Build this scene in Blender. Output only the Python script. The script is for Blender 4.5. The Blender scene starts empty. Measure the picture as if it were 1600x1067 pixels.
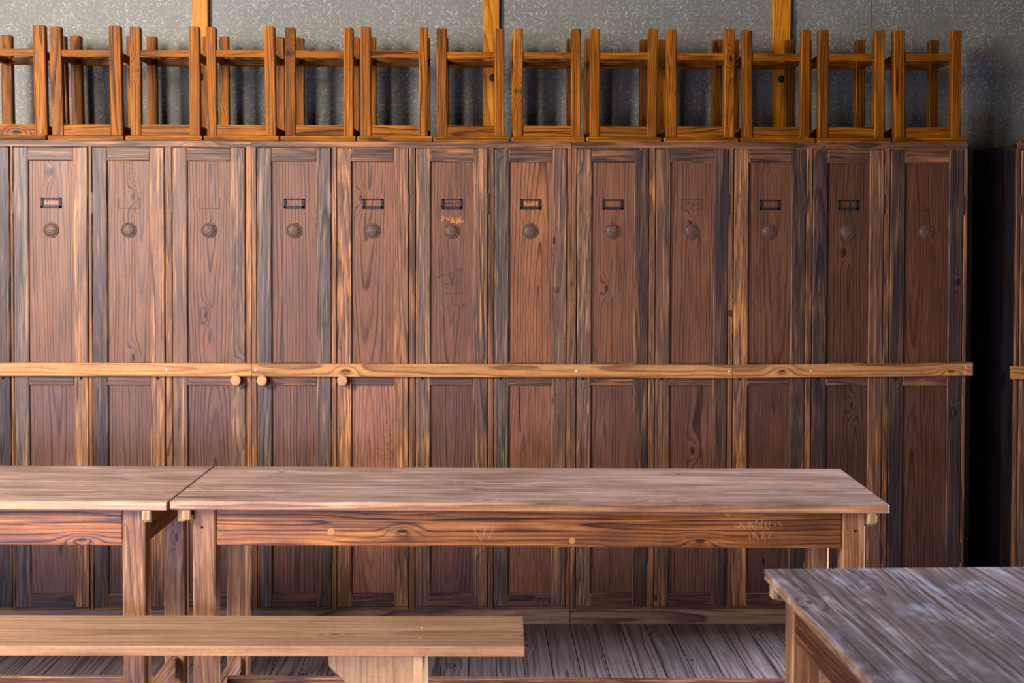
import bpy, bmesh, math, random
from mathutils import Vector, Matrix

sc = bpy.context.scene
COL = sc.collection
rng = random.Random(7)
D = 5.55            # depth of the locker fronts from the camera
WALL_Y = 6.05

# ------------------------------------------------------------------ node helper
class N:
    def __init__(self, mat):
        mat.use_nodes = True
        self.t = mat.node_tree
        self.t.nodes.clear()
    def node(self, typ, **kw):
        n = self.t.nodes.new(typ)
        for k, v in kw.items():
            setattr(n, k, v)
        return n
    def put(self, sock, v):
        if v is None:
            return
        if isinstance(v, bpy.types.NodeSocket):
            self.t.links.new(v, sock)
        else:
            sock.default_value = v
    def m(self, op, a, b=None, c=None, clamp=False):
        n = self.node('ShaderNodeMath', operation=op)
        n.use_clamp = clamp
        for s, v in zip(n.inputs, (a, b, c)):
            self.put(s, v)
        return n.outputs[0]
    def vm(self, op, a, b=None, scale=None):
        n = self.node('ShaderNodeVectorMath', operation=op)
        self.put(n.inputs[0], a)
        self.put(n.inputs[1], b)
        if scale is not None:
            self.put(n.inputs['Scale'], scale)
        return n.outputs['Value'] if op in ('LENGTH', 'DISTANCE', 'DOT_PRODUCT') else n.outputs['Vector']
    def noise(self, vec, scale=1.0, detail=2.0, rough=0.5, color=False, dim='3D'):
        n = self.node('ShaderNodeTexNoise', noise_dimensions=dim)
        if vec is not None:
            self.put(n.inputs['Vector'], vec)
        n.inputs['Scale'].default_value = scale
        n.inputs['Detail'].default_value = detail
        n.inputs['Roughness'].default_value = rough
        return n.outputs['Color' if color else 'Fac']
    def smooth(self, v, lo, hi, a=0.0, b=1.0):
        n = self.node('ShaderNodeMapRange', interpolation_type='SMOOTHSTEP')
        for i, x in enumerate((v, lo, hi, a, b)):
            self.put(n.inputs[i], x)
        return n.outputs[0]
    def mix(self, f, a, b, blend='MIX'):
        n = self.node('ShaderNodeMix', data_type='RGBA', blend_type=blend)
        self.put(n.inputs[0], f)
        self.put(n.inputs[6], a)
        self.put(n.inputs[7], b)
        return n.outputs[2]
    def xyz(self, v):
        n = self.node('ShaderNodeSeparateXYZ')
        self.put(n.inputs[0], v)
        return n.outputs
    def vec(self, x, y, z):
        n = self.node('ShaderNodeCombineXYZ')
        for s, v in zip(n.inputs, (x, y, z)):
            self.put(s, v)
        return n.outputs[0]
    def finish(self, color, rough=0.5, spec=0.4, height=None, bump=0.3, dist=0.001, metallic=0.0):
        b = self.node('ShaderNodeBsdfPrincipled')
        self.put(b.inputs['Base Color'], color)
        self.put(b.inputs['Roughness'], rough)
        self.put(b.inputs['Specular IOR Level'], spec)
        self.put(b.inputs['Metallic'], metallic)
        if height is not None:
            bp = self.node('ShaderNodeBump')
            bp.inputs['Strength'].default_value = bump
            bp.inputs['Distance'].default_value = dist
            self.put(bp.inputs['Height'], height)
            self.put(b.inputs['Normal'], bp.outputs[0])
        o = self.node('ShaderNodeOutputMaterial')
        self.t.links.new(b.outputs[0], o.inputs[0])

def lin(r, g, b):
    f = lambda c: (c / 255 / 12.92) if c / 255 <= 0.04045 else ((c / 255 + 0.055) / 1.055) ** 2.4
    return (f(r), f(g), f(b), 1.0)

# ------------------------------------------------------------------ wood
def wood(name, early, late, worn, grime, freq=120, ring=0.8, wornamt=0.6, grimeamt=1.0, rough=0.5,
         spec=0.35, knots=0.0, wavy=0.012, bump=0.35, fibre=0.3, wornscale=1.0, edgemix=0.7, cloudamt=0.9, wornz=2.4, thin=2.2):
    mat = bpy.data.materials.new(name)
    n = N(mat)
    g = n.node('ShaderNodeAttribute', attribute_name='gco').outputs['Vector']
    ta = n.node('ShaderNodeAttribute', attribute_name='tint')
    tint, talpha = ta.outputs['Color'], ta.outputs['Alpha']
    edge = n.node('ShaderNodeAttribute', attribute_name='edge').outputs['Fac']
    low = n.vm('MULTIPLY', g, (7.0, 7.0, 1.3))
    d1 = n.vm('SUBTRACT', n.noise(low, 1.0, 2.0, 0.5, color=True), (0.5, 0.5, 0.5))
    mid = n.vm('MULTIPLY', g, (38.0, 38.0, 7.0))
    d2 = n.vm('SUBTRACT', n.noise(mid, 1.0, 1.5, 0.5, color=True), (0.5, 0.5, 0.5))
    gd = n.vm('ADD', g, n.vm('SCALE', d1, scale=wavy * 3.2))
    gd = n.vm('ADD', gd, n.vm('SCALE', d2, scale=wavy * 0.22))
    x, y, z = n.xyz(gd)[:3]
    r = n.m('SQRT', n.m('ADD', n.m('MULTIPLY', x, x), n.m('MULTIPLY', y, y)))
    kn = None
    if knots > 0:
        gx, gy, gz = n.xyz(g)[:3]
        kv = n.vec(n.m('MULTIPLY', gx, 6.5), n.m('MULTIPLY', gz, 2.6), 0.0)
        vo = n.node('ShaderNodeTexVoronoi', voronoi_dimensions='2D')
        n.put(vo.inputs['Vector'], kv)
        vo.inputs['Scale'].default_value = 1.0
        vo.inputs['Randomness'].default_value = 0.9
        on = n.m('GREATER_THAN', n.xyz(vo.outputs['Color'])[0], 1.0 - knots)
        loc = n.vm('SUBTRACT', kv, vo.outputs['Position'])
        loc = n.vm('DIVIDE', loc, (6.5, 2.6, 1.0))
        lx, lz = n.xyz(loc)[:2]
        kd = n.m('SQRT', n.m('ADD', n.m('MULTIPLY', lx, lx), n.m('MULTIPLY', n.m('MULTIPLY', lz, lz), 0.16)))
        kd = n.m('ADD', kd, n.m('MULTIPLY', n.m('SUBTRACT', n.noise(mid, 1.6, 1.0), 0.5), 0.006))
        bulge = n.m('MULTIPLY', n.m('EXPONENT', n.m('MULTIPLY', n.m('MULTIPLY', kd, kd), -2600.0)), 0.03)
        r = n.m('ADD', r, n.m('MULTIPLY', bulge, on))
        kn = n.m('MULTIPLY', n.smooth(kd, 0.004, 0.0075, 1.0, 0.0), on)
    t = n.m('MULTIPLY', r, freq)
    # uneven ring widths
    t = n.m('ADD', t, n.m('MULTIPLY', n.noise(n.vec(n.m('MULTIPLY', r, freq * 0.16), n.m('MULTIPLY', z, 0.02), 0.0), 1.0, 1.0), 2.2))
    f = n.m('FRACT', t)
    idn = n.noise(n.vec(n.m('FLOOR', t), n.m('MULTIPLY', z, 0.15), 3.3), 0.73, 0.0)
    prof = n.m('MULTIPLY', n.m('POWER', n.smooth(f, 0.2, 0.9), thin), n.smooth(f, 0.9, 1.0, 1.0, 0.0))
    prof = n.m('MULTIPLY', prof, n.smooth(idn, 0.3, 0.62, 0.35, 1.0))
    fib = n.noise(n.vm('MULTIPLY', g, (260.0, 260.0, 6.0)), 1.0, 2.0, 0.6)
    streak = n.noise(n.vm('MULTIPLY', g, (75.0, 75.0, 2.2)), 1.0, 3.0, 0.6)
    col = n.mix(n.m('MULTIPLY', prof, ring), early, late)
    val = n.m('ADD', n.m('MULTIPLY', n.m('SUBTRACT', fib, 0.5), fibre * 1.6), n.m('MULTIPLY', n.m('SUBTRACT', streak, 0.5), fibre * 2.6))
    pos = n.node('ShaderNodeNewGeometry').outputs['Position']
    grit = n.m('ADD', n.m('MULTIPLY', n.m('SUBTRACT', n.noise(pos, 430.0, 2.0, 0.65), 0.5), 0.75), n.m('MULTIPLY', n.m('SUBTRACT', n.noise(pos, 70.0, 3.0, 0.6), 0.5), 0.5))
    val = n.m('ADD', val, n.m('ADD', 1.0, grit))
    col = n.mix(1.0, col, n.vec(val, val, val), 'MULTIPLY')
    wn = n.noise(n.vm('MULTIPLY', g, (26.0 * wornscale, 26.0 * wornscale, wornz * wornscale)), 1.0, 4.0, 0.62)
    wmask = n.m('MULTIPLY', n.smooth(wn, 0.52, 0.72), n.m('SUBTRACT', 1.0, n.m('MULTIPLY', prof, 0.65)))
    col = n.mix(n.m('MULTIPLY', wmask, wornamt), col, worn)
    line = n.noise(n.vm('MULTIPLY', g, (190.0, 190.0, 1.8)), 1.0, 1.0)
    col = n.mix(n.m('MULTIPLY', n.smooth(line, 0.60, 0.70), min(0.75, wornamt * 0.95)), col, worn)
    col = n.mix(n.m('MULTIPLY', n.smooth(line, 0.39, 0.30), min(0.7, fibre * 1.3)), col, late)
    cloud = n.m('ADD', n.m('MULTIPLY', n.m('SUBTRACT', n.noise(n.vm('MULTIPLY', g, (9.0, 9.0, 3.2)), 1.0, 3.0, 0.55), 0.5), cloudamt), 1.0)
    col = n.mix(1.0, col, n.vec(cloud, cloud, cloud), 'MULTIPLY')
    col = n.mix(1.0, col, tint, 'MULTIPLY')
    gn = n.noise(n.vm('MULTIPLY', g, (16.0, 16.0, 1.5)), 1.3, 4.0, 0.6)
    gm = n.smooth(n.m('ADD', gn, n.m('MULTIPLY', talpha, 0.22)), 0.52, 0.74)
    col = n.mix(n.m('MULTIPLY', gm, n.m('MULTIPLY', talpha, grimeamt)), col, grime)
    if kn is not None:
        col = n.mix(n.m('MULTIPLY', kn, 0.85), col, tuple(c * 0.35 for c in late[:3]) + (1.0,))
    en = n.smooth(n.noise(n.vm('MULTIPLY', g, (40.0, 40.0, 5.0)), 1.0, 3.0, 0.6), 0.42, 0.66)
    col = n.mix(n.m('MULTIPLY', n.m('MULTIPLY', edge, en), edgemix), col, worn)
    h = n.m('ADD', n.m('MULTIPLY', prof, 0.7), n.m('MULTIPLY', fib, 0.4))
    rr = n.m('ADD', rough, n.m('MULTIPLY', n.m('SUBTRACT', streak, 0.5), 0.35))
    n.finish(col, rr, spec, h, bump, 0.0012)
    return mat

def plain(name, color, rough=0.5, metallic=0.0, spec=0.4, vary=0.25, scale=60.0):
    mat = bpy.data.materials.new(name)
    n = N(mat)
    p = n.node('ShaderNodeNewGeometry').outputs['Position']
    v = n.m('ADD', n.m('MULTIPLY', n.m('SUBTRACT', n.noise(p, scale, 3.0), 0.5), vary * 2), 1.0)
    col = n.mix(1.0, color, n.vec(v, v, v), 'MULTIPLY')
    n.finish(col, rough, spec, n.noise(p, scale * 4, 2.0), 0.15, 0.0006, metallic)
    return mat

M = {}
M['locker'] = wood('aged_locker_wood', lin(108, 72, 50), lin(38, 21, 15), lin(146, 96, 58), lin(38, 32, 36), freq=84, ring=0.85,
                   wornamt=0.3, rough=0.48, spec=0.28, knots=0.14, wavy=0.015, fibre=0.26, bump=0.4, cloudamt=1.0, thin=3.2)
M['frame'] = wood('aged_frame_wood', lin(108, 76, 54), lin(36, 24, 19), lin(196, 134, 78), lin(32, 31, 40), freq=100, ring=0.8,
                  wornamt=0.65, rough=0.48, spec=0.28, knots=0.12, wavy=0.012, grimeamt=0.95, edgemix=0.55, fibre=0.55, bump=0.5)
M['stool'] = wood('varnished_stool_wood', lin(132, 73, 10), lin(40, 16, 2), lin(186, 112, 22), lin(48, 24, 8), freq=100, ring=0.9,
                  wornamt=0.5, rough=0.5, spec=0.1, wavy=0.016, knots=0.08, fibre=0.5, bump=0.5)
M['post'] = wood('honey_post_wood', lin(190, 118, 18), lin(118, 62, 8), lin(208, 138, 34), lin(110, 56, 10), freq=110, ring=0.8, wornamt=0.2,
                 rough=0.45, spec=0.2)
M['rail'] = wood('fresh_rail_wood', lin(182, 127, 74), lin(112, 64, 30), lin(196, 142, 88), lin(98, 56, 30), freq=66, ring=0.95, wornamt=0.3,
                 rough=0.5, spec=0.2, wavy=0.018, grimeamt=0.5, fibre=0.3, knots=0.14)
M['bench'] = wood('pale_bench_wood', lin(178, 138, 106), lin(128, 90, 64), lin(198, 164, 138), lin(126, 90, 64), freq=44, ring=0.6, wornamt=0.6,
                  rough=0.5, spec=0.25, knots=0.26, grimeamt=0.6, fibre=0.35, cloudamt=0.6)
M['brace'] = wood('fresh_brace_wood', lin(216, 172, 120), lin(180, 128, 80), lin(228, 188, 140), lin(150, 104, 70), freq=60, ring=0.7, wornamt=0.2,
                  rough=0.5, spec=0.2, knots=0.14, grimeamt=0.3, fibre=0.2, cloudamt=0.4)
M['top'] = wood('scrubbed_tabletop_wood', lin(176, 142, 124), lin(80, 57, 46), lin(218, 200, 198), lin(74, 55, 46), freq=56, ring=0.7,
                wornamt=0.62, rough=0.36, spec=0.5, knots=0.2, wavy=0.02, grimeamt=0.9, edgemix=0.2, fibre=0.38, wornscale=0.6, cloudamt=1.5, bump=0.6, wornz=5.0)
M['top_grey_sheen'] = wood('grey_scrubbed_top_painted_sheen', lin(160, 142, 138), lin(74, 58, 54), lin(232, 230, 244), lin(84, 68, 64), freq=60, ring=0.85,  # pale lavender worn colour also paints the window sheen on this top
                wornamt=0.9, rough=0.34, spec=0.5, knots=0.2, wavy=0.02, grimeamt=0.8, edgemix=0.1, fibre=0.3, wornscale=0.5, cloudamt=1.5, bump=0.6, wornz=13.0, thin=3.0)
M['apron'] = wood('golden_apron_wood', lin(152, 90, 42), lin(44, 22, 18), lin(210, 142, 72), lin(60, 42, 48), freq=68, ring=0.95,
                  wornamt=0.65, rough=0.42, spec=0.35, knots=0.36, wavy=0.022, fibre=0.5, cloudamt=1.6, bump=0.6)
M['leg'] = wood('table_leg_wood', lin(152, 102, 64), lin(82, 48, 28), lin(212, 164, 118), lin(78, 52, 42), freq=95, ring=0.75, wornamt=0.65,
                rough=0.42, spec=0.35, knots=0.16, cloudamt=1.2, fibre=0.45)
M['floor'] = wood('grey_floor_wood', lin(140, 124, 120), lin(52, 40, 38), lin(160, 146, 144), lin(84, 74, 76), freq=64, ring=0.85, wornamt=0.4,
                  rough=0.5, spec=0.35, knots=0.42, wavy=0.012, edgemix=0.0, fibre=0.45, bump=0.6)
M['plinth'] = wood('worn_plinth_wood', lin(150, 114, 86), lin(74, 46, 32), lin(180, 150, 122), lin(70, 66, 66), freq=60, ring=0.9, wornamt=0.5, wavy=0.024, spec=0.2)
M['cleat'] = wood('pale_cleat_wood', lin(172, 136, 96), lin(116, 84, 54), lin(206, 178, 140), lin(90, 66, 48), freq=110, ring=0.5, spec=0.2)
M['dark'] = plain('dark_locker_inside', lin(26, 18, 14), 0.7)
M['iron'] = plain('black_iron', lin(17, 15, 16), 0.6, 0.1)
M['rust'] = plain('brown_iron', lin(60, 44, 38), 0.5, 0.3)
M['steel'] = plain('bright_screw_steel', lin(205, 205, 210), 0.35, 0.5)
M['ink'] = plain('dark_pencil_mark', lin(44, 28, 24), 0.8)
M['ghost'] = plain('faint_outline_mark', lin(70, 42, 30), 0.8)
M['scratch'] = plain('pale_scratch', lin(204, 152, 114), 0.7)
M['scratch_gold'] = plain('golden_scratch', lin(226, 150, 62), 0.7)
M['smudge'] = plain('lettering_smudge', lin(214, 150, 92), 0.7)
M['plug'] = plain('wood_plug', lin(190, 130, 70), 0.5, vary=0.4)
M['knob'] = plain('turned_knob_wood', lin(176, 128, 82), 0.5, vary=0.2, scale=25)
M['hole'] = plain('dark_hole', lin(10, 8, 7), 0.9)

def vent_material():
    mat = bpy.data.materials.new('perforated_brown_metal')
    n = N(mat)
    p = n.node('ShaderNodeNewGeometry').outputs['Position']
    x, y, z = n.xyz(p)[:3]
    vo = n.node('ShaderNodeTexVoronoi', voronoi_dimensions='2D')
    n.put(vo.inputs['Vector'], n.vec(x, z, 0.0))
    vo.inputs['Scale'].default_value = 170.0
    vo.inputs['Randomness'].default_value = 0.8
    hole = n.smooth(vo.outputs['Distance'], 0.22, 0.42, 0.8, 0.0)
    col = n.mix(hole, lin(96, 68, 54), lin(30, 21, 17))
    n.finish(col, 0.5, 0.3, n.m('SUBTRACT', 1.0, hole), 0.5, 0.001, 0.0)
    return mat
M['vent'] = vent_material()

def wall_material():
    mat = bpy.data.materials.new('grey_fibre_board')
    n = N(mat)
    p = n.node('ShaderNodeNewGeometry').outputs['Position']
    x, y, z = n.xyz(p)[:3]
    base = n.noise(p, 2.2, 4.0, 0.6)
    fine = n.noise(p, 90.0, 3.0, 0.6)
    v = n.m('ADD', n.m('MULTIPLY', base, 0.35), n.m('MULTIPLY', fine, 0.3))
    col = n.mix(v, lin(82, 78, 71), lin(150, 145, 135))
    total = None
    for k, (s, L, w, amp) in enumerate(((30, 0.010, 0.0012, 0.75), (38, 0.009, 0.0010, 0.7), (48, 0.0075, 0.0009, 0.7), (33, 0.011, 0.0009, 0.6), (64, 0.006, 0.0008, 0.6), (55, 0.0065, 0.0008, 0.6))):
        P = n.vec(n.m('ADD', x, 3.17 * k + 10), n.m('ADD', z, 1.71 * k + 5), 0.0)
        vo = n.node('ShaderNodeTexVoronoi', voronoi_dimensions='2D')
        n.put(vo.inputs['Vector'], P)
        vo.inputs['Scale'].default_value = s
        loc = n.vm('SUBTRACT', P, vo.outputs['Position'])
        lx, lz = n.xyz(loc)[:2]
        cr, cg, cb = n.xyz(vo.outputs['Color'])[:3]
        a = n.m('ADD', n.m('MULTIPLY', cr, 3.6), 0.35)
        ca, sa = n.m('COSINE', a), n.m('SINE', a)
        u = n.m('ADD', n.m('MULTIPLY', lx, ca), n.m('MULTIPLY', lz, sa))
        q = n.m('SUBTRACT', n.m('MULTIPLY', lz, ca), n.m('MULTIPLY', lx, sa))
        q = n.m('ADD', q, n.m('MULTIPLY', n.m('MULTIPLY', u, u), n.m('MULTIPLY', n.m('SUBTRACT', cb, 0.5), 18.0)))
        mk = n.m('MULTIPLY', n.smooth(n.m('ABSOLUTE', q), w * 0.3, w * 1.1, 1.0, 0.0), n.smooth(n.m('ABSOLUTE', u), L * 0.75, L, 1.0, 0.0))
        mk = n.m('MULTIPLY', mk, n.m('MULTIPLY', n.smooth(cg, 0.25, 1.0), amp))
        total = mk if total is None else n.m('MAXIMUM', total, mk)
    patch = n.smooth(n.noise(p, 9.0, 2.0), 0.30, 0.62, 0.45, 1.0)
    col = n.mix(n.m('MULTIPLY', total, patch), col, lin(228, 222, 208))
    n.finish(col, 0.55, 0.35, n.m('ADD', n.m('MULTIPLY', fine, 0.5), total), 0.35, 0.0015)
    return mat
M['wall'] = wall_material()

# ------------------------------------------------------------------ mesh builder
class MB:
    def __init__(self):
        self.bm = bmesh.new()
        self.g = self.bm.loops.layers.float_vector.new('gco')
        self.c = self.bm.loops.layers.float_color.new('tint')
        self.e = self.bm.loops.layers.float.new('edge') if hasattr(self.bm.loops.layers, 'float') else None
    def box(self, x0, x1, y0, y1, z0, z1, axis='z', tint=(1, 1, 1), grime=0.3, bevel=0.002, shear=None, pith=None, slope=None, seg=1, lift=(0, 0), sidetint=None):
        b = bmesh.new()
        bmesh.ops.create_cube(b, size=1.0)
        cx, cy, cz = (x0 + x1) / 2, (y0 + y1) / 2, (z0 + z1) / 2
        sx, sy, sz = x1 - x0, y1 - y0, z1 - z0
        for v in b.verts:
            v.co = Vector((v.co.x * sx, v.co.y * sy, v.co.z * sz))
        beveled = set()
        if bevel > 0:
            bv = min(bevel, 0.3 * min(sx, sy, sz))
            res = bmesh.ops.bevel(b, geom=list(b.edges), offset=bv, segments=seg, affect='EDGES', profile=0.6, clamp_overlap=True)
            beveled = set(f.index for f in res['faces'])
            b.faces.index_update()
            beveled = set(f.index for f in res['faces'])
        self._merge(b, (cx, cy, cz), (sx, sy, sz), axis, tint, grime, beveled, shear, pith, slope, lift, sidetint)
    def _merge(self, b, c, s, axis, tint, grime, beveled, shear=None, pith=None, slope=None, lift=(0, 0), sidetint=None):
        dims = {'x': s[0], 'y': s[1], 'z': s[2]}
        others = [a for a in 'xyz' if a != axis]
        others.sort(key=lambda a: -dims[a])
        wide, thin = others
        W = dims[wide]
        if pith is None:
            pith = (rng.uniform(-0.6, 0.6) * W, rng.uniform(0.004, 0.05) + dims[thin] * 0.5)
        if slope is None:
            slope = (rng.uniform(-0.012, 0.012), rng.choice((-1, 1)) * rng.uniform(0.004, 0.045))
        zr = rng.uniform(0, 60)
        sgn = 1 if rng.random() < 0.5 else -1
        idx = {'x': 0, 'y': 1, 'z': 2}
        b.verts.index_update()
        b.faces.index_update()
        vm = []
        for v in b.verts:
            p = v.co.copy()
            q = p + Vector(c)
            if shear:
                q.x += shear[0] * p.z
                q.y += shear[1] * p.z
            q.z += lift[0] + lift[1] * p.x
            vm.append(self.bm.verts.new(q))
        for f in b.faces:
            try:
                nf = self.bm.faces.new([vm[v.index] for v in f.verts])
            except ValueError:
                continue
            f.normal_update()
            side = sidetint is not None and max(abs(f.normal.x), abs(f.normal.y)) > 0.9
            for l, v in zip(nf.loops, f.verts):
                p = v.co
                zl = p[idx[axis]] * sgn
                l[self.g] = Vector((p[idx[wide]] + pith[0] + slope[0] * zl, p[idx[thin]] + pith[1] + slope[1] * zl, zl + zr))
                l[self.c] = (*(sidetint if side else tint), grime * (0.3 if side else 1.0))
                if self.e is not None:
                    l[self.e] = 1.0 if f.index in beveled else 0.0
        b.free()
    def raw(self, verts, faces, axis='z', tint=(1, 1, 1), grime=0.3, bevel=0.0):
        b = bmesh.new()
        vs = [b.verts.new(v) for v in verts]
        for f in faces:
            b.faces.new([vs[i] for i in f])
        bmesh.ops.recalc_face_normals(b, faces=list(b.faces))
        lo = Vector([min(v[i] for v in verts) for i in range(3)])
        hi = Vector([max(v[i] for v in verts) for i in range(3)])
        c = (lo + hi) / 2
        for v in b.verts:
            v.co -= c
        be = set()
        if bevel > 0:
            res = bmesh.ops.bevel(b, geom=list(b.edges), offset=bevel, segments=1, affect='EDGES', clamp_overlap=True)
            b.faces.index_update()
            be = set(f.index for f in res['faces'])
        self._merge(b, c, hi - lo, axis, tint, grime, be)
    def lathe_y(self, cx, y0, cz, prof, seg=24):
        """profile of (radius, depth towards camera) turned around an axis along Y"""
        b = self.bm
        rings = []
        for r, d in prof:
            rings.append([b.verts.new((cx + r * math.cos(2 * math.pi * i / seg), y0 - d, cz + r * math.sin(2 * math.pi * i / seg))) for i in range(seg)])
        for a, c in zip(rings, rings[1:]):
            for i in range(seg):
                b.faces.new((a[i], a[(i + 1) % seg], c[(i + 1) % seg], c[i]))
        b.faces.new(rings[-1])
        b.faces.new(list(reversed(rings[0])))
    def disc_z(self, cx, cy, z, r, h=0.001, seg=12):
        b = self.bm
        lo = [b.verts.new((cx + r * math.cos(6.2832 * i / seg), cy + r * math.sin(6.2832 * i / seg), z)) for i in range(seg)]
        hi = [b.verts.new((v.co.x, v.co.y, z + h)) for v in lo]
        for i in range(seg):
            b.faces.new((lo[i], lo[(i + 1) % seg], hi[(i + 1) % seg], hi[i]))
        b.faces.new(hi)
        b.faces.new(list(reversed(lo)))
    def strokes(self, lines, y, w=0.0015, h=0.0006):
        for ln in lines:
            for (xa, za), (xb, zb) in zip(ln, ln[1:]):
                dx, dz = xb - xa, zb - za
                L = math.hypot(dx, dz) or 1e-6
                px, pz = -dz / L * w / 2, dx / L * w / 2
                ex, ez = dx / L * w * 0.3, dz / L * w * 0.3
                pts = [(xa - ex + px, za - ez + pz), (xa - ex - px, za - ez - pz), (xb + ex - px, zb + ez - pz), (xb + ex + px, zb + ez + pz)]
                f = [self.bm.verts.new((p[0], y - h, p[1])) for p in pts]
                k = [self.bm.verts.new((p[0], y + 0.0004, p[1])) for p in pts]
                self.bm.faces.new(f)
                for i in range(4):
                    self.bm.faces.new((f[i], f[(i + 1) % 4], k[(i + 1) % 4], k[i]))
    def build(self, name, mat, parent=None, base=(0, 0, 0), smooth=False, recalc=True):
        if recalc:
            bmesh.ops.recalc_face_normals(self.bm, faces=list(self.bm.faces))
        me = bpy.data.meshes.new(name)
        off = Vector(base)
        for v in self.bm.verts:
            v.co -= off
        self.bm.to_mesh(me)
        self.bm.free()
        if smooth:
            for p in me.polygons:
                p.use_smooth = True
            me.set_sharp_from_angle(angle=math.radians(40))
        me.materials.append(mat)
        o = bpy.data.objects.new(name, me)
        COL.objects.link(o)
        if parent is not None:
            o.parent = parent
        return o

def tag(o, label=None, cat=None, group=None, kind=None):
    if label: o['label'] = label
    if cat: o['category'] = cat
    if group: o['group'] = group
    if kind: o['kind'] = kind
    return o

def thing(name, loc, label, cat, group=None, rz=0.0):
    o = bpy.data.objects.new(name, None)
    o.empty_display_size = 0.1
    COL.objects.link(o)
    o.location = loc
    o.rotation_euler = (0, 0, rz)
    return tag(o, label, cat, group)

def jit(t, a=0.08):
    k = 1 + rng.uniform(-a, a)
    return tuple(c * k for c in t)

# ------------------------------------------------------------------ the setting
def floor():
    m = MB()
    pitch = 0.0985
    x = -4.2 + 0.031
    while x < 4.6:
        t = jit((0.95, 0.95, 1.0), 0.12)
        m.box(x + 0.0017, x + pitch - 0.0017, -1.0, WALL_Y, -0.024, 0.0, 'y', t, rng.uniform(0.1, 0.5), 0.0012,
              pith=(rng.uniform(-0.03, 0.03), rng.uniform(0.012, 0.03)), slope=(rng.uniform(-.003, .003), rng.uniform(-.006, .006)))
        x += pitch
    o = m.build('floor', M['floor'])
    tag(o, 'grey worn plank floor with dark knots', 'floor', kind='structure')
    m = MB()
    m.box(-4.2, 4.6, -1.0, WALL_Y, -0.06, -0.0245, 'x', bevel=0)
    tag(m.build('trim_4', M['hole']), 'dark underside between the floor boards', 'floor base', kind='structure')
floor()

def wall():
    m = MB()
    cuts = [-4.2, -2.43, -1.17, 0.053, 1.281, 1.6687, 2.92, 4.6]
    for a, b in zip(cuts, cuts[1:]):
        m.box(a + 0.001, b - 0.001, WALL_Y, WALL_Y + 0.02, 0.0, 3.1, 'z', bevel=0.001)
    tag(m.build('wall_back', M['wall']), 'grey fibre board wall with pale straw flecks', 'wall', kind='structure')
    m = MB()
    m.box(-4.2, 4.6, WALL_Y + 0.0205, WALL_Y + 0.08, 0.0, 3.1, 'z', bevel=0)
    tag(m.build('trim_5', M['dark']), 'dark backing behind the wall boards', 'wall backing', kind='structure')
wall()
for i, (a, b, hx) in enumerate(((-1.2055, -1.139, -1.168), (0.0188, 0.0866, 0.0592), (1.2428, 1.3192, 1.281))):
    m = MB()
    m.box(a, b, WALL_Y - 0.03, WALL_Y, 0.0, 3.1, 'z', (1, 1, 1), 0.2, 0.003)
    p = m.build('trim_%d' % (i + 1), M['post'])
    tag(p, ('honey brown wall post behind the stools at left', 'honey brown wall post behind the stools at middle', 'honey brown wall post behind the stools at right')[i], 'wall post', kind='structure')
    m = MB()
    m.lathe_y(hx, WALL_Y - 0.03, 2.19, [(0.0155, 0), (0.0155, 0.004), (0.012, 0.006), (0.010, 0.006), (0.009, 0.012), (0.004, 0.014)])
    m.build('bolt', M['iron'], p, smooth=True)

# ------------------------------------------------------------------ lockers
BLUE = (0.66, 0.84, 1.25)
DARK = (0.46, 0.49, 0.64)
MID = (1.0, 0.98, 1.02)
TAN = (1.42, 1.28, 1.14)
GREY = (1.0, 1.08, 1.28)
# left edge, right edge, left stile, right stile, panel tint, hinge side, latch fitting, label holder
DOORS = [
    (-2.1000, -1.8208, MID, DARK, (1, 1, 1), -1, 'hole', 'metal'),
    (-1.8035, -1.5187, BLUE, TAN, (1.0, .95, .95), -1, 'hole', 'metal'),
    (-1.4989, -1.2211, DARK, TAN, (1.0, .95, .92), -1, 'hole', 'ghost'),
    (-1.1888, -0.9081, MID, GREY, (1.0, .93, .88), -1, 'knob', 'ghost'),
    (-0.8609, -0.5747, BLUE, BLUE, (1.0, .93, .90), 1, 'knob', 'metal'),
    (-0.5498, -0.2732, TAN, TAN, (1.25, 1.1, 1.0), 1, 'knob', 'metal'),
    (-0.2433, 0.0363, GREY, MID, (.92, .85, .84), 1, 'hole', 'metal'),
    (0.0637, 0.3437, BLUE, GREY, (1.48, 1.24, .98), 1, 'hole', 'metal'),
    (0.3863, 0.6642, GREY, DARK, (1.05, .95, .9), 1, 'hole', 'metal'),
    (0.6943, 0.9751, MID, DARK, (.98, .9, .87), 1, 'hole', 'ghost'),
    (1.0002, 1.2790, TAN, DARK, (.80, .72, .70), 1, 'hole', 'metal'),  # panel tints from here to the last door paint the light falling off
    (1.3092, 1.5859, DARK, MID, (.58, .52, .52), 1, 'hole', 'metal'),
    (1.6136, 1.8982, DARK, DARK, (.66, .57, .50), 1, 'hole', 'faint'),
]
ZD0, ZD1 = 0.0706, 1.8665
FY = D - 0.003          # front of the doors

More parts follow.
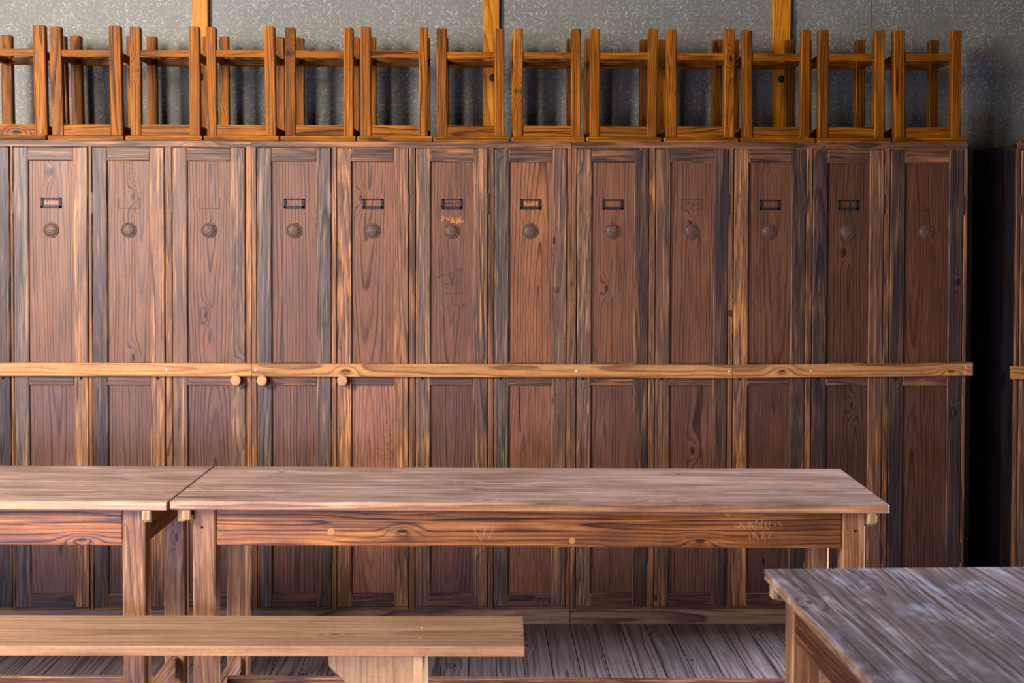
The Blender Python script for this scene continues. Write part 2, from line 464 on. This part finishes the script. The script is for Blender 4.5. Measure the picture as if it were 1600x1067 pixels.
def holder(door, cx, kind, i, base):
    z0, z1 = 1.6305, 1.6700
    m = MB()
    if kind == 'metal':
        w = 0.0405
        y0, y1 = D + 0.0035, D + 0.008
        m.box(cx - w, cx + w, y0, y1, z0, z0 + 0.0098, 'x', bevel=0.001)
        m.box(cx - w, cx + w, y0, y1, z1 - 0.006, z1, 'x', bevel=0.001)
        m.box(cx - w, cx - w + 0.0095, y0, y1, z0, z1, 'z', bevel=0.001)
        m.box(cx + w - 0.0105, cx + w, y0, y1, z0, z1, 'z', bevel=0.001)
        o = m.build('label_holder', M['iron'], door, base)
        if i in (1, 6, 7):
            s = MB()
            for k in range(5):
                a = cx - 0.024 + k * 0.011
                zc = 1.652 + rng.uniform(-0.002, 0.002)
                s.strokes([[(a, zc - 0.005), (a + 0.003, zc + 0.006), (a + 0.006, zc - 0.005)], [(a + 0.001, zc), (a + 0.006, zc + 0.001)]], D + 0.0079, 0.0018)
            s.build('faded_lettering', M['ink' if i == 6 else 'smudge'], door, base)
    elif kind == 'ghost':
        w = 0.040
        ln = [[(cx - w, z1), (cx - w, z0), (cx + w, z0), (cx + w, z1 + 0.002)]]
        if i == 9:
            ln[0].append((cx - w, z1))
            ln += [[(cx - 0.022, 1.645), (cx - 0.014, 1.658), (cx - 0.006, 1.645)], [(cx + 0.004, 1.658), (cx + 0.004, 1.645), (cx + 0.014, 1.646)], [(cx + 0.016, 1.656), (cx + 0.026, 1.646)]]
        m.strokes(ln, D + 0.0079, 0.0028 if i == 9 else 0.0022)
        m.build('label_outline', M['ghost'], door, base)
    else:
        w = 0.038
        m.strokes([[(cx - w, z0 + 0.01), (cx - w, z0), (cx + w * 0.3, z0)], [(cx - w * 0.2, z0), (cx + w, z0 + 0.001)]], D + 0.0079, 0.0022)
        m.build('label_outline', M['ghost'], door, base)

def make_door(root, i, spec, base):
    xl, xr, tl, tr, tp, hinge, latch, lab = spec
    sw = 0.0555
    m = MB()
    g = lambda t: {BLUE: 0.45, DARK: 0.6, GREY: 0.3, MID: 0.4}.get(t, 0.22)
    yb = D + 0.018
    m.box(xl, xl + sw, FY, yb, ZD0, ZD1, 'z', jit(tl), g(tl), 0.0028)
    m.box(xr - sw, xr, FY, yb, ZD0, ZD1, 'z', jit(tr), g(tr), 0.0028)
    for za, zb, t in ((1.8145, ZD1, (0.80, 0.74, 0.74)), (0.9419, 1.03, (0.78, 0.72, 0.78)), (ZD0, 0.1235, (0.72, 0.66, 0.70))):
        m.box(xl + sw, xr - sw, FY + 0.0005, yb, za, zb, 'x', jit(t), 0.55, 0.0028)
    d = m.build('door', M['frame'], root, base)
    cx = (xl + xr) / 2
    bm_ = [(1.028, 1.8165), (0.1215, 0.9435)]
    for nm, (za, zb), tt in (('upper_panel', bm_[0], tp), ('lower_panel', bm_[1], tuple(a * b for a, b in zip(tp, (0.82, 0.86, 1.16))))):  # lower panel tinted bluish to paint in the cool light low down
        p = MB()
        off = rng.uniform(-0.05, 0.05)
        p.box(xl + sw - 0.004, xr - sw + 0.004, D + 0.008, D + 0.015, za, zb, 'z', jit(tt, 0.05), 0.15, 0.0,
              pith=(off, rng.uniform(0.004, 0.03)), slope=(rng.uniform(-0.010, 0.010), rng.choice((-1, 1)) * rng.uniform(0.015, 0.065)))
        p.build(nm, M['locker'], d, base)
    # round perforated vent
    v = MB()
    zc = 1.545
    v.lathe_y(cx - 0.001, D + 0.008, zc, [(0.0305, 0), (0.0305, 0.003), (0.029, 0.0045), (0.0265, 0.0045), (0.0255, 0.003), (0.022, 0.0056), (0.015, 0.0076), (0.007, 0.0086), (0.002, 0.0088)], 32)
    v.build('perforated_vent', M['vent'], d, base, smooth=True)
    holder(d, cx, lab, i, base)
    # hinges
    hx = xl - 0.0012 if hinge < 0 else xr + 0.0012
    for za, zb in ((1.614, 1.689), (0.246, 0.318)):
        h = MB()
        h.box(hx - 0.0038, hx + 0.0038, D - 0.0036, D + 0.005, za, zb, 'z', bevel=0.0015)
        h.box(hx - 0.0028, hx + 0.0028, D - 0.003, D + 0.002, za - 0.004, zb + 0.004, 'z', bevel=0.001)
        h.build('hinge', M['rust'], d, base)
    # latch side: hole or knob
    lx = (xr - 0.027) if hinge < 0 else (xl + 0.025)
    if latch == 'knob':
        k = MB()
        k.lathe_y(lx - 0.004 if hinge < 0 else lx - 0.002, FY, 0.964, [(0.009, -0.001), (0.009, 0.022), (0.017, 0.028), (0.0205, 0.032), (0.0205, 0.040), (0.0185, 0.0425), (0.006, 0.0435)], 24)
        k.build('knob', M['knob'], d, base, smooth=True)
    else:
        k = MB()
        k.lathe_y(lx, FY, 0.968, [(0.0062, -0.002), (0.0062, 0.0003), (0.005, 0.0006)], 14)
        k.build('latch_hole', M['hole'], d, base)
    return d

def cabinet(x0, x1, doors, label, strip_tints=None, open_right=False):
    base = (round((x0 + x1) / 2, 4), D + 0.22, 0.0)
    root = thing('locker_cabinet', base, label, 'locker', 'locker cabinets along the wall')
    yb = D + 0.498
    m = MB()
    m.box(x0 + 0.001, x0 + 0.018, D + 0.022, yb, 0.0, 1.872, 'z', (.10, .09, .09), 0.8, 0.0)  # both sides tinted near black, painting the shade of the gap
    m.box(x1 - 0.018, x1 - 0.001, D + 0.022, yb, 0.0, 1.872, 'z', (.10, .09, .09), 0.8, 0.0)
    m.box(x0 + 0.018, x1 - 0.018, yb - 0.015, yb, 0.0, 1.872, 'z', (.4, .36, .34), 0.8, 0.001)
    m.box(x0 + 0.018, x1 - 0.018, D + 0.022, yb - 0.015, 0.045, 0.060, 'x', (.4, .36, .34), 0.8, 0.001)
    m.build('carcass', M['frame'], root, base)
    m = MB()
    m.box(x0 + 0.0005, x1 - 0.0005, D + 0.002, yb, 1.873, 1.893, 'x', (.78, .72, .70), 0.45, 0.001, sidetint=(.15, .14, .14))  # side faces darkened to paint the same gap shade
    m.build('top_board', M['frame'], root, base)
    m = MB()
    m.box(x0 + 0.019, x1 - 0.019, D + 0.0195, D + 0.0215, 0.062, 1.871, 'z', bevel=0)
    m.build('inner_backing', M['dark'], root, base)
    # face frame strips
    m = MB()
    edges = [x0] + [v for i in doors for v in DOORS[i][:2]] + [x1]
    for a, b in zip(edges[0::2], edges[1::2]):
        l = a if a == x0 else a + 0.0032
        r = b if b == x1 else b - 0.0032
        m.box(l + 0.0004, r - 0.0004, D, D + 0.0185, 0.0585, 1.8705, 'z', jit((1.12, 1.0, 0.88), 0.18), rng.uniform(0.1, 0.5), 0.002)
    for k, i in enumerate(doors):
        m.box(DOORS[i][0] - 0.0015, DOORS[i][1] + 0.0015, D, D + 0.0185, 0.0585, 0.0690, 'x', jit((0.95, .82, .7)), 0.3, 0.0015)
    m.box(x0 + 0.0005, x1 - 0.0005, D - 0.0005, D + 0.0185, 1.8685, 1.8928, 'x', jit((.92, .84, .80)), 0.4, 0.002)
    m.build('face_frame', M['frame'], root, base)
    m = MB()
    m.box(x0 + 0.0008, x1 - 0.0008, D + 0.004, D + 0.0215, 0.0, 0.058, 'x', (1, 1, 1), 0.35, 0.002)
    m.build('plinth', M['plinth'], root, base)
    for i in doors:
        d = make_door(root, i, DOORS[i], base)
        if i == 6:
            s = MB()
            s.strokes([[(-0.1448, 1.5984), (-0.1392, 1.6012), (-0.1336, 1.5956), (-0.1406, 1.5872), (-0.1455, 1.5865)], [(-0.1259, 1.5985), (-0.1181, 1.5866), (-0.1132, 1.5985)],
                       [(-0.0985, 1.5971), (-0.1055, 1.5901), (-0.1069, 1.5789), (-0.097, 1.5775), (-0.0942, 1.5859), (-0.1027, 1.5873)], [(-0.0795, 1.5972), (-0.083, 1.5845), (-0.0879, 1.5677)],
                       [(-0.0676, 1.5986), (-0.076, 1.5874), (-0.0781, 1.5775), (-0.0689, 1.5775), (-0.0647, 1.5874), (-0.0732, 1.586)], [(-0.0676, 1.586), (-0.0591, 1.5818)]], D + 0.008, 0.0022)
            s.build('scratched_lettering', M['scratch_gold'], d, base)
            hand = [[(-0.1596, 1.3646), (-0.1511, 1.3689), (-0.1406, 1.37), (-0.1343, 1.3731)], [(-0.1259, 1.3742), (-0.109, 1.3816), (-0.0921, 1.3859)], [(-0.0879, 1.3901), (-0.0753, 1.3912), (-0.0626, 1.3975)],
                    [(-0.1363, 1.3415), (-0.1279, 1.3373), (-0.1131, 1.3373)], [(-0.0857, 1.3437), (-0.0752, 1.3479), (-0.0647, 1.349)], [(-0.1363, 1.2993), (-0.1236, 1.3014), (-0.1131, 1.2993), (-0.1068, 1.3035)],
                    [(-0.0983, 1.3014), (-0.0857, 1.3015), (-0.0709, 1.3047), (-0.054, 1.3057)], [(-0.1025, 1.2676), (-0.0962, 1.2571), (-0.0856, 1.255), (-0.0729, 1.2529)],
                    [(-0.0624, 1.2614), (-0.0518, 1.2508), (-0.0624, 1.2508), (-0.0519, 1.2635)]]
            for ln in hand:
                # small up and down of the pen along each line
                fine = []
                for (xa, za), (xb, zb) in zip(ln, ln[1:]):
                    for q in range(4):
                        fine.append((xa + (xb - xa) * q / 4, za + (zb - za) * q / 4 + (0.0022 if q % 2 else -0.0016)))
                fine.append(ln[-1])
                s = MB()
                s.strokes([fine], D + 0.008, 0.0013)
                s.build('faint_handwriting', M['ghost'], d, base)
        if i == 5:          # worm holes over the pale lower panel
            s = MB()
            for k in range(90):
                u = rng.random()
                hx = -0.345 - 0.085 * u * rng.random() + rng.uniform(-0.01, 0.028)
                hz = 0.66 + 0.22 * (1 - u) * rng.random() + rng.uniform(-0.02, 0.02)
                s.lathe_y(hx, D + 0.008, hz, [(0.0016, -0.0005), (0.0016, 0.0003)], 6)
            tag(s.build('worm_holes', M['hole'], d, base), 'scatter of tiny dark worm holes', kind='stuff')
            lp = [c for c in d.children if c.name.startswith('lower_panel')][0]
            for c_ in lp.data.attributes['tint'].data:
                c_.color = (1.75, 1.6, 1.75, 0.05)
        if i == 7:
            s = MB()
            s.strokes([[(0.1600, 0.935), (0.1615, 0.86), (0.1660, 0.76)]], D + 0.008, 0.0045)
            s.build('crack', M['hole'], d, base)
            s = MB()
            s.strokes([[(0.3023, 1.3263), (0.2967, 1.3188), (0.2958, 1.3113), (0.3005, 1.3066), (0.3061, 1.3123), (0.3117, 1.3282)],
                       [(0.3117, 1.3282), (0.307, 1.3085), (0.3127, 1.3039), (0.3173, 1.3114), (0.3126, 1.332)]], FY, 0.002)
            s.build('pencilled_mark', M['ink'], d, base)
    return root

cabinet(-2.16, -0.8832, [0, 1, 2, 3], 'dark wooden locker cabinet at left end of bank, with two outlines of missing label holders')
cabinet(-0.8826, 0.3640, [4, 5, 6, 7], 'middle dark wooden locker cabinet with four iron label holders and golden scratches under one')
cabinet(0.3646, 1.9160, [8, 9, 10, 11, 12], 'shadowed dark wooden locker cabinet beside the black gap, behind right end of the long table')
DOORS += [(2.1265, 2.4050, MID, DARK, (.9, .82, .8), -1, 'hole', 'metal'), (2.4350, 2.7150, MID, DARK, (.9, .82, .8), -1, 'hole', 'metal'), (2.7450, 3.0250, MID, DARK, (.9, .82, .8), -1, 'hole', 'metal')]
cabinet(2.1080, 3.0450, [13, 14, 15], 'separate dark locker cabinet past the black gap, mostly cut off by right picture edge')

# ------------------------------------------------------------------ rails nailed across the doors
def rail(x0, x1, zc0, zc1, screws, label, y0=D - 0.0245, y1=D - 0.0038):
    base = ((x0 + x1) / 2, (y0 + y1) / 2, (zc0 + zc1) / 2 - 0.0255)
    root = thing('barrier_rail', base, label, 'wooden rail', 'wooden rails across the locker doors')
    m = MB()
    zc = (zc0 + zc1) / 2
    m.box(x0, x1, y0, y1, zc - 0.0255, zc + 0.0255, 'x', (1, 1, 1), 0.12, 0.002, lift=(0, (zc1 - zc0) / (x1 - x0)))
    m.build('batten', M['rail'], root, base)
    for sx, sz in screws:
        s = MB()
        s.lathe_y(sx, y0, sz, [(0.0045, -0.001), (0.0045, 0.0006), (0.003, 0.0012)], 10)
        s.build('screw', M['steel'], root, base)
rail(-2.30, -0.8797, 1.0045, 1.0034, [(-1.21, 1.004)], 'light wooden rail nailed across the leftmost locker doors')
rail(-0.8790, 0.9928, 1.0034, 0.9985, [(-0.865, 1.0036), (0.3841, 1.0017), (0.98, 0.999)], 'longest light wooden rail nailed across the middle of the locker bank')
rail(0.9936, 1.9365, 0.9985, 1.0090, [(1.3007, 1.0026), (1.9076, 1.019), (1.9079, 0.998)], 'light wooden rail with bright screws across right lockers, ending at the black gap')
rail(2.0885, 3.06, 0.9950, 0.9950, [], 'short light rail end on the locker at right picture edge')

# ------------------------------------------------------------------ upturned stools on top of the lockers
STOOLS = [  # seat left/right, left leg, right leg, lean left/right
    (-1.9681, -1.6768, -1.9494, -1.9049, -1.7318, -1.6848, -.006, -.008),
    (-1.6719, -1.3776, -1.6675, -1.623, -1.4372, -1.3926, -.010, -.008),
    (-1.3702, -1.0731, -1.3555, -1.3158, -1.1273, -1.0876, -.002, -.004),
    (-1.0681, -0.7755, -1.0603, -1.0231, -0.8343, -0.7946, -.004, -.005),
    (-0.7705, -0.4774, -0.7548, -0.715, -0.5259, -0.4886, -.002, .0),
    (-0.4725, -0.1789, -0.4612, -0.4214, -0.2345, -0.1996, -.003, -.002),
    (-0.1765, 0.12, -0.1647, -0.1248, 0.0623, 0.0997, -.002, .0),
    (0.1275, 0.4144, 0.1347, 0.1721, 0.3601, 0.3971, -.001, -.002),
    (0.4194, 0.7142, 0.4346, 0.4721, 0.6623, 0.6993, .0, .003),
    (0.7217, 1.0145, 0.7324, 0.7725, 0.9604, 1.0006, -.001, .0),
    (1.022, 1.3152, 1.0281, 1.0683, 1.2615, 1.2992, -.004, .004),
    (1.3228, 1.6114, 1.3294, 1.367, 1.5505, 1.5883, -.002, .0),
    (1.6189, 1.9105, 1.6235, 1.6663, 1.8525, 1.8903, -.007, .0),
    (2.1920, 2.4850, 2.2180, 2.2580, 2.4220, 2.4620, .0, .0),
]
SL = [
    'upturned wooden stool cut off by left picture edge, on the lockers',
    'upturned orange wooden stool on lockers, first whole one from the left, its legs leaning left',
    'upturned wooden stool on lockers just left of the left wall post',
    'upturned wooden stool on lockers just right of the left wall post',
    'upturned wooden stool on lockers, above the first joint between locker cabinets',
    'upturned wooden stool on lockers, second to the left of the middle wall post',
    'upturned wooden stool on lockers in front of the middle wall post, bright knotty right leg',
    'upturned wooden stool on lockers just right of the middle wall post',
    'upturned wooden stool on lockers, second to the right of the middle wall post',
    'upturned wooden stool on lockers, second to the left of the right wall post',
    'upturned wooden stool on lockers in front of the right wall post with the big bolt',
    'upturned wooden stool on lockers just right of the right wall post',
    'upturned dark wooden stool at right end of the main locker bank, beside the black gap',
    'seat corner of an upturned stool on the locker at right picture edge',
]
def make_stool(i, sp):
    xl, xr, a0, a1, b0, b1, la, lb = sp
    base = ((xl + xr) / 2, D + 0.15, 1.8932)
    root = thing('wooden_stool', base, SL[i], 'stool', 'upturned stools along the top of the lockers')
    if i == 13:              # set down askew on the neighbouring locker
        root.rotation_euler.z = -math.radians(24)
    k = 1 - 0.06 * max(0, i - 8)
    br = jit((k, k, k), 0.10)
    m = MB()
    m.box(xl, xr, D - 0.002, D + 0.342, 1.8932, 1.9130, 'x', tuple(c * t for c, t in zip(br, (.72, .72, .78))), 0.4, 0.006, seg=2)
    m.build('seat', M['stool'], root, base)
    zt = 2.3385 - 0.0045 * (i / 12.0) + rng.uniform(-0.002, 0.002)
    fy0, fy1 = D + 0.012, D + 0.052
    ry0, ry1 = D + 0.290, D + 0.330
    for (x0, x1, ln) in ((a0, a1, la), (b0, b1, lb)):
        for (y0, y1) in ((fy0, fy1), (ry0, ry1)):
            z0 = 1.9128
            rear = y0 == ry0
            m = MB()
            zz = zt + rng.uniform(-0.003, 0.001)
            t = jit(br, 0.14)
            # the listed x positions were taken near the leg tip
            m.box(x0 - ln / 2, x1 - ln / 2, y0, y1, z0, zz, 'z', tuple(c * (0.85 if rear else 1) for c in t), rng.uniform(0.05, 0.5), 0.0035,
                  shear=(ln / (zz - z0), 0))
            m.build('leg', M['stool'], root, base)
    # rungs near the leg tips
    zc = zt - 0.1055
    xm0, xm1 = a1 - 0.006, b0 + 0.006
    for (y0, y1) in ((fy0 + 0.006, fy0 + 0.028), (ry0 + 0.008, ry0 + 0.030)):
        m = MB()
        m.box(xm0, xm1, y0, y1, zc - 0.014, zc + 0.0145, 'x', jit(br, 0.1), 0.25, 0.003, lift=(0, (lb - la) * 0.02))
        m.build('rung', M['stool'], root, base)
    for xa in ((a0 + a1) / 2 + la * 0.3, (b0 + b1) / 2 + lb * 0.3):
        m = MB()
        m.box(xa - 0.011, xa + 0.011, fy1 - 0.006, ry0 + 0.006, zc - 0.014, zc + 0.0145, 'y', jit(br, 0.1), 0.25, 0.003)
        m.build('rung', M['stool'], root, base)
    # seat aprons
    za, zb = 1.9129, 1.9560
    for (y0, y1) in ((fy0 + 0.006, fy0 + 0.028), (ry0 + 0.008, ry0 + 0.030)):
        m = MB()
        m.box(xm0, xm1, y0, y1, za, zb, 'x', jit(br, 0.12), 0.2, 0.002)
        m.build('apron', M['stool'], root, base)
    for xa in ((a0 + a1) / 2 - la * 0.4, (b0 + b1) / 2 - lb * 0.4):
        m = MB()
        m.box(xa - 0.011, xa + 0.011, fy1 - 0.006, ry0 + 0.006, za, zb, 'y', jit(br, 0.1), 0.3, 0.002)
        m.build('apron', M['stool'], root, base)
for i, sp in enumerate(STOOLS):
    make_stool(i, sp)

# ------------------------------------------------------------------ tables
def make_table(loc, rz, L, W, label, tt=(1, 1, 1), H=0.75, boards=4, top='top', at=1.0, li=0.060):
    root = thing('work_table', (loc[0], loc[1], 0), label, 'table', 'long wooden work tables', rz)
    hx, hy = L / 2, W / 2
    m = MB()
    cuts = [-hy + W * k / boards + (rng.uniform(-.02, .02) if 0 < k < boards else 0) for k in range(boards + 1)]
    for a, b in zip(cuts, cuts[1:]):
        m.box(-hx, hx, a + 0.0003, b - 0.0003, H - 0.026, H, 'x', jit(tt, 0.07), rng.uniform(0.25, 0.6), 0.0025, sidetint=(1.22, 0.90, 0.50),
              pith=(rng.uniform(-.06, .06), rng.uniform(.02, .05)), slope=(rng.uniform(-.01, .01), rng.uniform(-.02, .02)))
    m.build('tabletop', M[top], root)
    # golden worn lipping along both long edges, part of the top board
    lw = 0.067
    lj = 0.036            # leg inset from the end / from the long side
    zt = H - 0.0262
    for sx in (-1, 1):
        for sy in (-1, 1):
            m = MB()
            xa, xb = sorted((sx * (hx - li), sx * (hx - li - lw)))
            ya, yb = sorted((sy * (hy - lj), sy * (hy - lj - lw)))
            m.box(xa, xb, ya, yb, 0.0, zt, 'z', jit((1, 1, 1), 0.1), rng.uniform(0.1, 0.4), 0.0045)
            m.build('leg', M['leg'], root)
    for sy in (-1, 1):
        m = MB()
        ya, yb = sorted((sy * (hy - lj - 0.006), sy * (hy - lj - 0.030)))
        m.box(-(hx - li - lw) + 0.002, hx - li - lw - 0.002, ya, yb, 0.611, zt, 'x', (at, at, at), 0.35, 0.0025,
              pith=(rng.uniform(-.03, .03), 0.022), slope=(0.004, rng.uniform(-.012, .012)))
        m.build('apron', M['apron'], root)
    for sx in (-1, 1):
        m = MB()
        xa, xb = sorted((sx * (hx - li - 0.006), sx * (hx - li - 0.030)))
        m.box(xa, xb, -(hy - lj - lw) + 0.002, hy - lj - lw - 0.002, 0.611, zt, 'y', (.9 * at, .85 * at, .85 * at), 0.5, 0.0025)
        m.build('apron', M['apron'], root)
        # cross cleat under the top with a notched nose
        m = MB()
        xc = sx * (hx - li + 0.0125)
        m.box(xc - 0.0205 + sx * 0.009, xc + 0.0205 + sx * 0.009 - 0.018, -(hy - 0.022), hy - 0.022, H - 0.066, zt, 'y', (.95, .9, .88), 0.35, 0.003)
        for sy in (-1, 1):
            ya, yb = sorted((sy * (hy - 0.0225), sy * (hy - 0.004)))
            m.box(xc - 0.013, xc + 0.013, ya, yb, H - 0.058, zt - 0.0005 , 'z', (1.15, 1.12, 1.05), 0.1, 0.004)
        m.build('cross_cleat', M['cleat'], root)
        # low stretcher between front and rear leg
        m = MB()
        xs = sx * (hx - li - lw / 2)
        m.box(xs - 0.014, xs + 0.014, -(hy - lj - lw) - 0.004, hy - lj - lw + 0.004, 0.083, 0.135, 'y', (.95, 1.05, 1.5), 0.4, 0.003)  # blue tint paints skylight reflected on the stretcher
        m.build('stretcher', M['leg'], root)
    m = MB()
    xs = hx - li - lw / 2 - 0.012
    m.box(-xs, xs, -0.014, 0.014, 0.083, 0.1345, 'x', (.75, .78, 1.05), 0.5, 0.003)  # bluish here too, the skylight reflection is in the colour
    m.build('stretcher', M['leg'], root)
    return root

TA = make_table((0.156, 4.449), -0.027, 2.105, 0.625, 'long wooden table in front of the lockers with name scratched into its front board')
TB = make_table((-1.954, 4.499), -0.027, 2.105, 0.632, 'wooden table cut off by left picture edge, butted against the long table', li=0.074)
TC = make_table((1.034, 2.279), -math.pi / 2 + 0.028, 2.105, 0.66, 'grey scrubbed table with painted sheen in the foreground at right, nearest the camera', (1.0, 1.0, 1.04), top='top_grey_sheen', at=0.42)  # aprons tinted dark to paint the shade under the top

def onfront(root, fn, lines=None):
    """world x,z on the front apron of table A into its local frame"""
    cx, cy = root.location.x, root.location.y
    th = root.rotation_euler.z
    return [[((x - cx) * math.cos(th) + (4.14 - cy) * math.sin(th), z) for x, z in ln] for ln in lines]
MAN = [[(0.759, 0.6674), (0.7577, 0.6792), (0.7713, 0.671), (0.7741, 0.6874), (0.7883, 0.6651)], [(0.8005, 0.6709), (0.7986, 0.6909), (0.8187, 0.6674)], [(0.8003, 0.678), (0.8120, 0.6756)],
       [(0.8203, 0.6700), (0.8191, 0.695), (0.8367, 0.6690), (0.8367, 0.6962)], [(0.8480, 0.6900), (0.8500, 0.6690), (0.8579, 0.6690), (0.8590, 0.6860)], [(0.8742, 0.6862), (0.8766, 0.6774)], [(0.8859, 0.6897), (0.8936, 0.6768)],
       [(0.7995, 0.6486), (0.802, 0.6328)], [(0.8206, 0.6498), (0.8124, 0.6451), (0.81, 0.6557), (0.8159, 0.6557), (0.8206, 0.6498), (0.8266, 0.6333)],
       [(0.8390, 0.6510), (0.8346, 0.6568), (0.844, 0.6568), (0.8390, 0.6510), (0.837, 0.6400), (0.8488, 0.6368), (0.8460, 0.6451), (0.8390, 0.6510)], [(0.8522, 0.6556), (0.8616, 0.658), (0.8651, 0.6533), (0.8546, 0.6439), (0.866, 0.6425)]]
VEE = [[(-0.0194, 0.6742), (-0.0053, 0.6519), (0.0111, 0.6283)], [(0.0123, 0.6377), (0.0192, 0.6566), (0.0227, 0.6719)], [(0.0298, 0.6342), (0.0426, 0.6601), (0.045, 0.673)]]
yA = -(0.625 / 2 - 0.036 - 0.006)
s = MB(); s.strokes(onfront(TA, None, MAN), yA, 0.0012); s.build('scratched_lettering', M['scratch'], TA)
s = MB(); s.strokes(onfront(TA, None, VEE), yA, 0.0012); s.build('scratched_mark', M['scratch'], TA)
for (px, pz, pr) in ((-0.4352, 0.6525, 0.011), (0.2783, 0.6300, 0.0095), (0.7384, 0.7120, 0.010)):
    (lx, lz), = onfront(TA, None, [[(px, pz)]])[0]
    s = MB(); s.lathe_y(lx, yA, lz, [(pr, -0.001), (pr, 0.0005), (pr * 0.8, 0.0009)], 16); s.build('dowel_plug', M['plug'], TA)
yL = -(0.625 / 2 - 0.036)
for (px, pz) in ((-0.8176, 0.6658), (1.1104, 0.6645)):
    (lx, lz), = onfront(TA, None, [[(px, pz)]])[0]
    s = MB(); s.lathe_y(lx, yL, lz, [(0.004, -0.001), (0.004, 0.0005), (0.003, 0.0007)], 10); s.build('nail_hole', M['hole'], TA)
s = MB()
th = TC.rotation_euler.z
dx, dy = 0.7084 - TC.location.x, 2.5014 - TC.location.y
s.disc_z(dx * math.cos(th) + dy * math.sin(th), -dx * math.sin(th) + dy * math.cos(th), 0.7498, 0.0042, 0.0012)
s.build('screw', M['steel'], TC)

# ------------------------------------------------------------------ bench
def bench():
    L, W, H, T = 2.10, 0.300, 0.460, 0.0255
    th = -0.013
    root = thing('plank_bench', (0.125 - L / 2, 3.829 + 0.012, 0), 'pale wooden bench in front of the tables, its left end cut off', 'bench', rz=th)
    hx, hy = L / 2, W / 2
    m = MB()
    m.box(-hx, hx, -hy, hy, H - T, H, 'x', (1, 1, 1), 0.25, 0.002, sidetint=(1.12, 0.95, 0.66), pith=(0.02, 0.05), slope=(0.002, 0.01))
    m.build('seat', M['bench'], root)
    for sx in (-1, 1):
        xo = sx * (hx - 0.266)
        m = MB()
        xa, xb = sorted((xo, xo - sx * 0.024))
        m.box(xa, xb, -hy + 0.012, hy - 0.012, 0.0, H - T - 0.0002, 'z', (1.05, 1.05, 1.08), 0.1, 0.002)
        m.build('leg', M['brace'], root)
        xi = xo - sx * 0.0242
        x2 = xi - sx * 0.240
        zt = H - T - 0.0002
        pts = [(xi, zt), (x2, zt), (x2 + sx * 0.003, zt - 0.068), (xi, zt - 0.300)]
        y0, y1 = -0.0125, 0.0125
        v = [(p[0], y0, p[1]) for p in pts] + [(p[0], y1, p[1]) for p in pts]
        m = MB()
        m.raw(v, [(0, 1, 2, 3), (7, 6, 5, 4), (0, 4, 5, 1), (1, 5, 6, 2), (2, 6, 7, 3), (3, 7, 4, 0)], 'z', (1, 1, 1), 0.1, 0.0015)
        m.build('brace', M['brace'], root)
    for sy in (0.105, 0.030, -0.065):
        s = MB(); s.disc_z(hx - 0.277, sy, H - 0.0003, 0.0035, 0.0009, 10); s.build('screw', M['steel'], root)
bench()

# ------------------------------------------------------------------ light
def area(name, loc, target, sx, sy, power, color, spread=180):
    l = bpy.data.lights.new(name, 'AREA')
    l.shape = 'RECTANGLE'; l.size = sx; l.size_y = sy; l.energy = power; l.color = color; l.spread = math.radians(spread)
    o = bpy.data.objects.new(name, l)
    COL.objects.link(o)
    o.location = loc
    o.rotation_euler = (Vector(target) - Vector(loc)).to_track_quat('-Z', 'Y').to_euler()
    return o
area('window_light_left', (-3.0, 2.2, 2.5), (-1.3, 5.6, 1.7), 0.8, 1.2, 138, (1.0, 0.95, 0.88), 112)
area('window_light_behind', (-1.9, 0.2, 2.2), (-0.6, 5.6, 1.4), 0.9, 1.3, 80, (1.0, 0.96, 0.91))
area('blue_fill_low', (-2.6, 0.2, 0.85), (-0.6, 5.5, 0.6), 2.0, 0.7, 100, (0.54, 0.58, 1.0), 130)  # added bluish fill for the purple cast on the lower lockers
area('cool_light_right', (4.4, 5.80, 1.35), (0.8, 4.2, 0.5), 0.42, 1.0, 135, (0.74, 0.79, 1.0), 72)  # unseen cool light from the right, placed to miss the locker fronts

w = bpy.data.worlds.new('world')
sc.world = w
w.use_nodes = True
bg = w.node_tree.nodes['Background']
bg.inputs[0].default_value = (0.70, 0.68, 0.80, 1)
bg.inputs[1].default_value = 0.075

# ------------------------------------------------------------------ camera
cam = bpy.data.cameras.new('camera')
cam.sensor_width = 36.0
cam.lens = 50.0
cam.shift_x = 0.013398
cam.shift_y = -0.068992
cam.dof.use_dof = True
cam.dof.focus_distance = 4.9
cam.dof.aperture_fstop = 5.0
co = bpy.data.objects.new('camera', cam)
COL.objects.link(co)
r, u, b = (0.9999, -0.013947, 0.002398), (-0.002015, 0.027442, 0.999621), (-0.014007, -0.999526, 0.027412)
co.matrix_world = Matrix(((r[0], u[0], b[0], 0.0), (r[1], u[1], b[1], 0.0), (r[2], u[2], b[2], 1.542), (0, 0, 0, 1)))
sc.camera = co

sc.view_settings.view_transform = 'Standard'
sc.view_settings.look = 'Medium Contrast'
sc.view_settings.exposure = -0.08
sc.cycles.use_denoising = True
sc.cycles.max_bounces = 6
